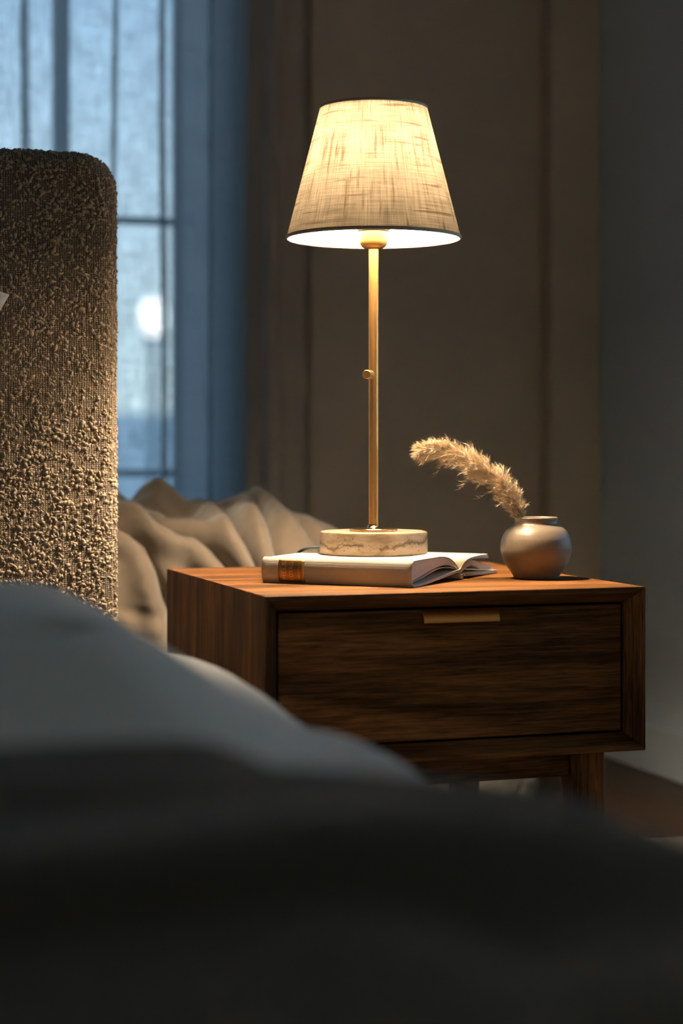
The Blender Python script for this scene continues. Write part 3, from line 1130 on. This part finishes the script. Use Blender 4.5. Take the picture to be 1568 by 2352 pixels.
case_panel('top_panel', 'top', M['wood_x'])
case_panel('bottom_panel', 'bottom', M['wood_x'])
case_panel('side_panel', 'left', M['wood_z'])
case_panel('side_panel', 'right', M['wood_z'])
box('back_panel', (PT + 0.0005, ND - 0.014, ZB + PT + 0.0005), (NW - PT - 0.0005, ND - 0.004, ZB + NH - PT - 0.0005), M['wood_x'], ns)
GAP = 0.0032
dx0, dx1, dz0, dz1 = PT + GAP, NW - PT - GAP, ZB + PT + GAP, ZB + NH - PT - GAP
dr = box('drawer', (dx0, CH + 0.001, dz0), (dx1, CH + 0.022, dz1), M['wood_x'], ns, 0.0010)
bm = bmesh.new()
add_box(bm, (dx0 + 0.006, CH + 0.0225, dz0 + 0.006), (dx0 + 0.018, ND - 0.03, dz1 - 0.02))
add_box(bm, (dx1 - 0.018, CH + 0.0225, dz0 + 0.006), (dx1 - 0.006, ND - 0.03, dz1 - 0.02))
add_box(bm, (dx0 + 0.0185, CH + 0.0225, dz0 + 0.006), (dx1 - 0.0185, ND - 0.03, dz0 + 0.012))
from_bm('drawer_box', bm, M['wood_y'], dr)


def handle():
    """lip pull: a quarter curve of brass sheet hooked over the drawer's top edge."""
    c, r, th = (CH + 0.001, dz1 - 0.0150), 0.0140, 0.0019
    prof_o, prof_i = [], []
    for k in range(11):
        a = R(95 + 88 * k / 10)
        prof_o.append((c[0] + r * math.cos(a) * 0.92, c[1] + r * math.sin(a)))
        prof_i.append((c[0] + (r - th) * math.cos(a) * 0.92, c[1] + (r - th) * math.sin(a)))
    ring = prof_o + prof_i[::-1]
    x0, x1 = 0.2050, 0.3050
    vs = [(x0, y, z) for y, z in ring] + [(x1, y, z) for y, z in ring]
    m = len(ring)
    fs = [(i, (i + 1) % m, m + (i + 1) % m, m + i) for i in range(m)]
    half = m // 2
    for base in (0, m):
        for i in range(half - 1):
            fs.append((base + i, base + i + 1, base + m - 2 - i, base + m - 1 - i))
    o = from_py('handle', vs, fs, M['brass_x'], dr, False)
    o['label'] = 'curved brass lip handle'
    b = o.modifiers.new('soft_edges', 'BEVEL')
    b.width = 0.0005
    b.segments = 2
    b.limit_method = 'ANGLE'
    b.angle_limit = R(50)
    o.data.polygons.foreach_set('use_smooth', np.ones(len(o.data.polygons), dtype=bool))
    try:
        o.data.set_sharp_from_angle(angle=R(40))
    except Exception:
        pass
    return o


handle()


def leg(cx, cy, sx, sy):
    """square leg tapering to the foot; outer faces upright, inner faces slanting."""
    t, b, h = 0.047, 0.030, ZB - 0.0005
    x0, x1 = (cx, cx + t)
    y0, y1 = (cy, cy + t)
    bx0, bx1 = (x0, x0 + b) if sx < 0 else (x1 - b, x1)
    by0, by1 = (y0, y0 + b) if sy < 0 else (y1 - b, y1)
    vs = [(bx0, by0, 0), (bx1, by0, 0), (bx1, by1, 0), (bx0, by1, 0), (x0, y0, h), (x1, y0, h), (x1, y1, h), (x0, y1, h)]
    fs = [(0, 3, 2, 1), (4, 5, 6, 7), (0, 1, 5, 4), (1, 2, 6, 5), (2, 3, 7, 6), (3, 0, 4, 7)]
    o = from_py('leg', vs, fs, M['wood_z'], ns)
    bv_ = o.modifiers.new('soft_edges', 'BEVEL')
    bv_.width = 0.006
    bv_.segments = 4
    return o


for cx, cy, sx, sy in ((0.040, 0.028, -1, -1), (0.411, 0.028, 1, -1), (0.040, 0.440, -1, 1), (0.411, 0.440, 1, 1)):
    leg(cx, cy, sx, sy)
for lo, hi in (((0.0875, 0.036, ZB - 0.034), (0.4105, 0.056, ZB - 0.0005)), ((0.0875, 0.458, ZB - 0.034), (0.4105, 0.478, ZB - 0.0005)),
               ((0.050, 0.0755, ZB - 0.034), (0.070, 0.4395, ZB - 0.0005)), ((0.430, 0.0755, ZB - 0.034), (0.450, 0.4395, ZB - 0.0005))):
    box('apron_rail', lo, hi, M['wood_x'] if hi[0] - lo[0] > 0.1 else M['wood_y'], ns, 0.001)

# ------------------------------------------------------------------ open book
bk = empty('open_book', (0.0591, 0.2184, TOP), R(-43.1))
tag(bk, 'open cloth bound book lying under the table lamp', 'book')
BL = 0.212                                       # length along the spine


def slab(name, top, bot, x0, x1, mat, parent, edge_mat=None, n=40, wav=0.0):
    """solid between two (y, z) profile curves, extruded along x; ends and rim may show page edges."""
    T = np.array(spline(top, n))
    B = np.array(spline(bot, n))
    xs_ = [x0, x0 + 0.3 * (x1 - x0), x0 + 0.7 * (x1 - x0), x1]
    k = len(xs_)
    vs, fs, mats, uvs = [], [], [], []
    for ix, x in enumerate(xs_):
        for i in range(n):
            vs.append((x, T[i, 0], T[i, 1]))
        for i in range(n):
            vs.append((x, B[i, 0], B[i, 1]))
    S = 2 * n

    def q(a, b, c, d, mi, uv):
        fs.append((a, b, c, d))
        mats.append(mi)
        uvs.append(uv)
    z4 = ((0, 0), (1, 0), (1, 1), (0, 1))
    for ix in range(k - 1):
        a, b = ix * S, (ix + 1) * S
        for i in range(n - 1):
            q(a + i, b + i, b + i + 1, a + i + 1, 0, z4)
            q(a + n + i, a + n + i + 1, b + n + i + 1, b + n + i, 0, z4)
        u0, u1 = ix / 3, (ix + 1) / 3
        q(a, a + n, b + n, b, 1, ((u0, 1), (u0, 0), (u1, 0), (u1, 1)))
        q(a + n - 1, b + n - 1, b + 2 * n - 1, a + 2 * n - 1, 1, ((u0, 1), (u1, 1), (u1, 0), (u0, 0)))
    for a, flip in ((0, 1), ((k - 1) * S, 0)):
        for i in range(n - 1):
            u0, u1 = i / (n - 1), (i + 1) / (n - 1)
            q(a + i, a + i + 1, a + n + i + 1, a + n + i, 1, ((u0, 1), (u1, 1), (u1, 0), (u0, 0)))
    me = bpy.data.meshes.new(name)
    me.from_pydata(vs, [], fs)
    me.materials.append(mat)
    me.materials.append(edge_mat or mat)
    me.polygons.foreach_set('material_index', mats)
    uvl = me.uv_layers.new(name='uv')
    for p, uv in zip(me.polygons, uvs):
        for li, c in zip(p.loop_indices, uv):
            uvl.data[li].uv = c
    bm_ = bmesh.new()
    bm_.from_mesh(me)
    bmesh.ops.recalc_face_normals(bm_, faces=bm_.faces)
    bm_.to_mesh(me)
    bm_.free()
    me.polygons.foreach_set('use_smooth', np.ones(len(me.polygons), dtype=bool))
    try:
        me.set_sharp_from_angle(angle=R(45))
    except Exception:
        pass
    o = bpy.data.objects.new(name, me)
    COL.objects.link(o)
    o.parent = parent
    return o


PX0, PX1 = 0.004, BL - 0.003
# near half: pages bowed over to the gutter at y = 0.166
slab('page_block', [(0.003, 0.0318), (0.03, 0.0324), (0.07, 0.0326), (0.10, 0.0326), (0.125, 0.0300), (0.146, 0.0230), (0.158, 0.0155), (0.1655, 0.0090)],
     [(0.003, 0.0080), (0.03, 0.0125), (0.07, 0.0190), (0.10, 0.0215), (0.125, 0.0215), (0.146, 0.0180), (0.158, 0.0130), (0.1650, 0.0080)],
     PX0, PX1, M['paper'], bk, M['paper_edge'])
slab('loose_page', [(0.003, 0.0330), (0.03, 0.0336), (0.07, 0.0338), (0.10, 0.0337), (0.126, 0.0309), (0.147, 0.0238), (0.159, 0.0163), (0.1665, 0.0094)],
     [(0.003, 0.0324), (0.03, 0.0331), (0.07, 0.0333), (0.10, 0.0332), (0.126, 0.0305), (0.147, 0.0234), (0.159, 0.0159), (0.1662, 0.0091)], PX0, PX1 + 0.0005, M['paper'], bk)
slab('loose_page', [(0.003, 0.0062), (0.04, 0.0105), (0.08, 0.0170), (0.11, 0.0188), (0.14, 0.0168), (0.160, 0.0112)],
     [(0.003, 0.0057), (0.04, 0.0100), (0.08, 0.0165), (0.11, 0.0183), (0.14, 0.0163), (0.160, 0.0107)], PX0, PX1 - 0.001, M['paper'], bk)
slab('cover_board', [(-0.001, 0.0033), (0.04, 0.0046), (0.09, 0.0085), (0.13, 0.0118), (0.160, 0.0140)],
     [(-0.001, 0.0003), (0.04, 0.0015), (0.09, 0.0053), (0.13, 0.0086), (0.160, 0.0107)], 0.001, BL + 0.001, M['cloth'], bk, M['board'])
slab('spine_hinge', [(0.161, 0.0085), (0.166, 0.0058), (0.172, 0.0068)], [(0.161, 0.0010), (0.166, 0.0004), (0.172, 0.0010)], 0.001, BL, M['cloth'], bk, M['cloth'], 12)
# far half
slab('cover_board', [(0.174, 0.0072), (0.21, 0.0066), (0.25, 0.0056), (0.297, 0.0048)],
     [(0.174, 0.0032), (0.21, 0.0026), (0.25, 0.0016), (0.297, 0.0006)], 0.001, BL + 0.001, M['cloth'], bk, M['board'])
slab('page_block', [(0.1672, 0.0090), (0.178, 0.0165), (0.192, 0.0215), (0.209, 0.0232), (0.228, 0.0206), (0.246, 0.0172), (0.270, 0.0138), (0.287, 0.0125)],
     [(0.1680, 0.0078), (0.178, 0.0110), (0.192, 0.0142), (0.209, 0.0158), (0.228, 0.0126), (0.246, 0.0090), (0.270, 0.0066), (0.291, 0.0056)],
     PX0, PX1, M['paper'], bk, M['paper_edge'])
for k, dz in enumerate((0.0, -0.0022, -0.0046)):
    e = 0.0022 * k
    top = [(0.1668, 0.0100), (0.178, 0.0190 + dz * 0.12), (0.192, 0.0243 + dz * 0.25), (0.209, 0.0268 + dz * 0.4), (0.230, 0.0280 + dz * 0.6), (0.252, 0.0284 + dz * 0.8), (0.272 + e, 0.0284 + dz)]
    slab('loose_page', top, [(y, z - 0.0009) for y, z in top], PX0, PX1 - 0.0004 * k, M['paper'], bk)


def spine_profile(t):
    """rounded cloth back on the near side of the book, t from 0 (foot) to 1 (head)."""
    z = 0.0002 + 0.0338 * t
    y = -0.0006 - 0.0056 * math.sin(math.pi * min(1, t * 0.98)) ** 0.8 + 0.003 * max(0, t - 0.9) * 10
    return y, z


def spine_cloth():
    n, m = 26, 30
    A = np.zeros((n, m, 3))
    for i in range(n):
        y, z = spine_profile(i / (n - 1))
        for j in range(m):
            x = BL * j / (m - 1)
            A[i, j] = (x, y, z)
    o = grid_mesh('spine_cloth', A, M['cloth'], bk)
    s = o.modifiers.new('thickness', 'SOLIDIFY')
    s.thickness = 0.0018
    s.offset = 1
    return o


sp = spine_cloth()


def spine_label(x0, x1, t0, t1, mat, name, parent, off=0.0003):
    n, m = 18, 8
    A = np.zeros((n, m, 3))
    for i in range(n):
        t = t0 + (t1 - t0) * i / (n - 1)
        y, z = spine_profile(t)
        for j in range(m):
            A[i, j] = (x0 + (x1 - x0) * j / (m - 1), y - off - 0.0001, z)
    o = grid_mesh(name, A, mat, parent)
    s = o.modifiers.new('thickness', 'SOLIDIFY')
    s.thickness = 0.0002
    s.offset = 0
    return o


lab = spine_label(0.0245, 0.0620, 0.05, 0.90, M['gold'], 'spine_label', sp)
lab['label'] = 'gold foil label with stamped lettering'


def lettering(txt, xc, size, t0, t1):
    """lettering that reads upwards, wrapped on the rounded back."""
    cu = bpy.data.curves.new('lettering', 'FONT')
    cu.body = txt
    cu.size = 1.0
    cu.align_x = 'LEFT'
    cu.resolution_u = 3
    tmp = bpy.data.objects.new('lettering', cu)
    COL.objects.link(tmp)
    dg = bpy.context.evaluated_depsgraph_get()
    me = bpy.data.meshes.new_from_object(tmp.evaluated_get(dg))
    bpy.data.objects.remove(tmp)
    xs_ = [v.co.x for v in me.vertices]
    a, b = min(xs_), max(xs_)
    for v in me.vertices:
        t = t0 + (t1 - t0) * (v.co.x - a) / (b - a)
        y, z = spine_profile(t)
        v.co = Vector((xc - (v.co.y - 0.35) * size, y - 0.00075, z))
    me.materials.clear()
    me.update()
    return link('lettering', me, M['gold_ink'], sp)


lettering('HELS', 0.0330, 0.0088, 0.15, 0.82)
lettering('LOYAG', 0.0432, 0.0088, 0.15, 0.82)
lettering('HEWMAN', 0.0545, 0.0054, 0.20, 0.80)

# ------------------------------------------------------------------ table lamp
LB = TOP + 0.0340
lamp = empty('table_lamp', (0.2165, 0.2349, LB))
tag(lamp, 'brass table lamp with a linen shade and round travertine base', 'lamp')
z_ = lambda zz: zz - LB                                   # lamp coordinates
BT = 0.0304
rb = 0.0720
lathe('base', [(0.0005, 0), (rb - 0.002, 0), (rb - 0.0006, 0.0006), (rb, 0.002), (rb, BT - 0.0025), (rb - 0.0008, BT - 0.0007), (rb - 0.0028, BT), (0.0005, BT)], M['travertine'], lamp, 96)
lathe('base_plate', [(0.0005, BT + 0.0001), (0.0318, BT + 0.0001), (0.0325, BT + 0.0006), (0.0325, BT + 0.0030), (0.0318, BT + 0.0036), (0.0110, BT + 0.0042), (0.0085, BT + 0.0056), (0.0068, BT + 0.009), (0.0005, BT + 0.009)], M['steel'], lamp, 72)
PT_Z = z_(EYE + 0.2655)
PRAD = 0.0065
lathe('pole', [(0.0005, BT + 0.0092), (PRAD, BT + 0.0092), (PRAD, PT_Z), (0.0005, PT_Z)], M['brass'], lamp, 40)
# switch knob, pointing left and forward
kz = z_(EYE + 0.0965)
kdir = Vector((-0.62, -0.74, 0)).normalized()
bm = bmesh.new()
kp = [(0.0, 0.0036), (0.006, 0.0036), (0.0062, 0.0060), (0.0205, 0.0060), (0.0212, 0.0054), (0.0212, 0.0002)]
side = Vector((0, 0, 1)).cross(kdir)
rings = []
for d, r in kp:
    rings.append([bm.verts.new(Vector((0, 0, kz)) + kdir * (PRAD * 0.8 + d) + (side * math.cos(a) + Vector((0, 0, 1)) * math.sin(a)) * r) for a in np.linspace(0, 2 * math.pi, 29)[:-1]])
for a, b in zip(rings[:-1], rings[1:]):
    for i in range(28):
        bm.faces.new((a[i], a[(i + 1) % 28], b[(i + 1) % 28], b[i]))
bm.faces.new(rings[-1])
k = from_bm('switch_knob', bm, M['brass'], lamp)
k['label'] = 'short brass switch knob'
b = k.data
b.polygons.foreach_set('use_smooth', np.ones(len(b.polygons), dtype=bool))
b.set_sharp_from_angle(angle=R(35))
# socket cup
s0 = PT_Z + 0.0002
cup = [(0.0005, s0), (0.0105, s0), (0.0155, s0 + 0.002), (0.0182, s0 + 0.0058), (0.0190, s0 + 0.010), (0.0194, s0 + 0.0225), (0.0188, s0 + 0.0232), (0.0005, s0 + 0.0232)]
sk = lathe('socket', cup, M['brass_cup'], lamp, 56)
lathe('socket_gap', [(0.0005, s0 + 0.0233), (0.0200, s0 + 0.0233), (0.0212, s0 + 0.0236), (0.0212, s0 + 0.0246), (0.0005, s0 + 0.0246)], M['black'], sk, 48)
rg = [(0.0150, s0 + 0.0247), (0.0222, s0 + 0.0247), (0.0226, s0 + 0.0255), (0.0226, s0 + 0.0290), (0.0220, s0 + 0.0297), (0.0150, s0 + 0.0297)]
lathe('shade_ring', rg, M['steel'], sk, 48, closed=True)
lathe('bulb_cap', [(0.0005, s0 + 0.0247), (0.0135, s0 + 0.0247), (0.0135, s0 + 0.076), (0.0005, s0 + 0.076)], M['steel'], sk, 32)
# bulb
bz = s0 + 0.0925
bp = [(0.0130, bz - 0.016), (0.0150, bz - 0.008), (0.0225, bz + 0.005), (0.0295, bz + 0.021), (0.0320, bz + 0.036), (0.0295, bz + 0.051), (0.0200, bz + 0.063), (0.0090, bz + 0.0675), (0.0005, bz + 0.068)]
lathe('bulb', [tuple(p) for p in spline(bp, 10)], M['bulb'], lamp, 14)
# shade: linen outside, pale lining inside, rolled trims
SZ0, SZ1, SR0, SR1 = z_(EYE + 0.2805), z_(EYE + 0.4535), 0.1165, 0.0718


def cone(name, off, mat, parent, n=160):
    prof_ = [(SR0 + (SR1 - SR0) * t - off, SZ0 + (SZ1 - SZ0) * t) for t in np.linspace(0, 1, 14)]
    return lathe(name, prof_, mat, parent, n, uv=True)


shd = cone('shade', 0.0, M['shade'], lamp)
shd['label'] = 'tapered linen lampshade with woven slubs'
cone('shade_lining', 0.0014, M['lining'], shd)


def torus(name, rad, z, r, mat, parent, sq=1.0):
    prof_ = [(rad + r * math.cos(a), z + r * sq * math.sin(a)) for a in np.linspace(0, 2 * math.pi, 13)[:-1]]
    return lathe(name, prof_, mat, parent, 120, closed=True)


lathe('shade_light_stop', [(0.0005, SZ1 - 0.0050), (SR1 - 0.0050, SZ1 - 0.0050), (SR1 - 0.0050, SZ1 - 0.0030), (0.0005, SZ1 - 0.0030)], M['light_stop'], shd, 64)  # added unseen disc, keeps the bulb's light off the ceiling
torus('lower_trim', SR0 - 0.0006, SZ0, 0.0019, M['shade_trim'], shd, 1.3)
torus('upper_trim', SR1 - 0.0006, SZ1, 0.0016, M['shade_trim'], shd, 1.3)
for kk in range(3):
    a = R(20 + 120 * kk)
    zr = s0 + 0.0285
    sweep('shade_arm', [(0.021 * math.cos(a), 0.021 * math.sin(a), zr), (0.05 * math.cos(a), 0.05 * math.sin(a), zr + 0.012), ((SR0 - 0.012) * math.cos(a), (SR0 - 0.012) * math.sin(a), SZ0 + 0.028),
                        ((SR0 - 0.0095) * math.cos(a), (SR0 - 0.0095) * math.sin(a), SZ0 + 0.030)], 0.0012, M['steel'], shd, 8)


def shade_fuzz():
    """stray linen fibres along the rims and sides of the shade."""
    V, F = [], []
    for i in range(520):
        q = random.random()
        a = random.uniform(0, 2 * math.pi)
        t = 0.0 if q < 0.35 else (1.0 if q < 0.7 else random.random())
        r = SR0 + (SR1 - SR0) * t
        p = Vector((r * math.cos(a), r * math.sin(a), SZ0 + (SZ1 - SZ0) * t))
        o = Vector((math.cos(a), math.sin(a), 0.25 if t < 0.99 else 1.0))
        d = (o + Vector(rng.standard_normal(3)) * 0.9).normalized()
        if d.dot(Vector((math.cos(a), math.sin(a), 0.25))) < 0:
            d = -d
        L = random.uniform(0.001, 0.0034)
        s = d.orthogonal().normalized() * 0.00013
        V += [p - s, p + s, p + d * L]
        F.append((3 * i, 3 * i + 1, 3 * i + 2))
    o = from_py('stray_fibres', V, F, M['shade_trim'], shd, recalc=False)
    o['kind'] = 'stuff'


shade_fuzz()
# cord leaves the base at the back left and runs over the table's rear edge
ctrl = [(-0.0500, 0.0470, 0.0062), (-0.0620, 0.0580, 0.0058), (-0.0760, 0.0710, 0.0036), (-0.0850, 0.0795, -0.0060), (-0.0890, 0.0850, -0.0240), (-0.0890, 0.100, -0.0315),
        (-0.0820, 0.150, -0.0315), (-0.072, 0.22, -0.0315), (-0.070, 0.285, -0.0312), (-0.068, 0.305, -0.050), (-0.068, 0.310, -0.20), (-0.068, 0.315, -0.478)]
cd = sweep('power_cord', spline(ctrl, 90), 0.0023, M['cord'], lamp, 10)
cd['label'] = 'dark power cord leaving the lamp base'

# ------------------------------------------------------------------ vase with a pampas plume
VX, VY = 0.4292, 0.1806
vs_prof = [(0.0280, 0.0), (0.0295, 0.0006), (0.0305, 0.0025), (0.0345, 0.0090), (0.0420, 0.0200), (0.0468, 0.0330), (0.0480, 0.0430), (0.0462, 0.0540), (0.0408, 0.0638),
           (0.0345, 0.0695), (0.0298, 0.0728), (0.0284, 0.0760), (0.0288, 0.0795), (0.0292, 0.0812)]
inner = [(0.0286, 0.0822), (0.0276, 0.0818), (0.0268, 0.0790), (0.0266, 0.0755), (0.0285, 0.0710), (0.0390, 0.0620), (0.0440, 0.0500), (0.0450, 0.0400), (0.0400, 0.0200), (0.0300, 0.0070), (0.0005, 0.0050)]
pr = [tuple(p) for p in spline(vs_prof, 46)] + [tuple(p) for p in spline(inner, 34)]
va = lathe('stoneware_vase', [(0.0005, 0.0004), (0.0270, 0.0004)] + pr, M['stoneware'], None, 96)
va.location = (VX, VY, TOP + 0.0002)
tag(va, 'round beige stoneware vase holding the pampas plume', 'vase')

pl = empty('pampas_plume', (VX, VY, TOP + 0.008))
tag(pl, 'dried cream pampas grass plume arching out of the vase', 'plant')
EX = Vector((0.9514, -0.3080, 0))                          # sideways
EY = Vector((0.3080, 0.9514, 0))                           # away


def at_(dx, dz, dy=0.0):
    return EX * dx + EY * dy + Vector((0, 0, dz - 0.008))


path = [at_(0.012, 0.012, 0.0), at_(-0.006, 0.048, 0.0), at_(-0.0200, 0.0840, -0.002), at_(-0.0300, 0.104, -0.003), at_(-0.0470, 0.1290, -0.005), at_(-0.074, 0.1510, -0.007),
        at_(-0.106, 0.1690, -0.008), at_(-0.134, 0.1760, -0.010), at_(-0.158, 0.1730, -0.011)]
cp = [Vector(p) for p in spline(path, 120)]
sweep('stem', cp[:112], [0.0016 - 0.0011 * i / 112 for i in range(112)], M['stem'], pl, 8)


def plume():
    V, F = [], []
    n = 0
    i0 = 26

    def blade(p, d, L, wd, bend):
        nonlocal n
        s = d.cross(Vector(rng.standard_normal(3))).normalized()
        g = (bend + Vector((0, 0, -0.25)))
        p1 = p + d * L * 0.5 + g * L * 0.05
        p2 = p + d * L + g * L * 0.22
        V.extend([p - s * wd, p + s * wd, p1 + s * wd * 0.75, p1 - s * wd * 0.75, p2])
        F.extend([(n, n + 1, n + 2, n + 3), (n + 3, n + 2, n + 4)])
        n += 5
    # side branchlets leaving the stem, each a brush of fine hairs
    for k in range(520):
        t = random.random() ** 0.9
        i = int(i0 + t * (118 - i0))
        p = cp[i]
        tg = (cp[min(i + 2, 119)] - cp[i - 2]).normalized()
        rad = Vector(rng.standard_normal(3))
        rad = (rad - tg * rad.dot(tg)).normalized()
        env = 0.30 + 0.75 * math.sin(math.pi * min(1, t * 0.85 + 0.10)) ** 0.8
        Lb = env * random.uniform(0.016, 0.032)
        d = (tg * random.uniform(0.75, 1.25) + rad * random.uniform(0.5, 1.0)).normalized()
        stray = random.random() < 0.05
        if stray:
            d = (tg * 0.5 + rad).normalized()
            Lb *= 1.3
        nb = 34
        for j in range(nb):
            f = (j + random.random()) / nb
            q = p + d * Lb * f + Vector((0, 0, -1)) * (Lb * 0.25 * f * f)
            r2 = Vector(rng.standard_normal(3)).normalized()
            hd = (d * 1.0 + tg * 0.35 + r2 * 0.62).normalized()
            blade(q, hd, random.uniform(0.005, 0.0125) * (0.6 + 0.4 * env), random.uniform(0.00016, 0.00034), r2)
    # a brush at the very tip
    for j in range(160):
        r2 = Vector(rng.standard_normal(3)).normalized()
        tg = (cp[119] - cp[112]).normalized()
        blade(cp[random.randint(108, 119)], (tg + r2 * 0.55).normalized(), random.uniform(0.006, 0.013), 0.00016, r2)
    o = from_py('plume_hairs', V, F, M['pampas'], pl, recalc=False)
    o['kind'] = 'stuff'
    return o


plume()
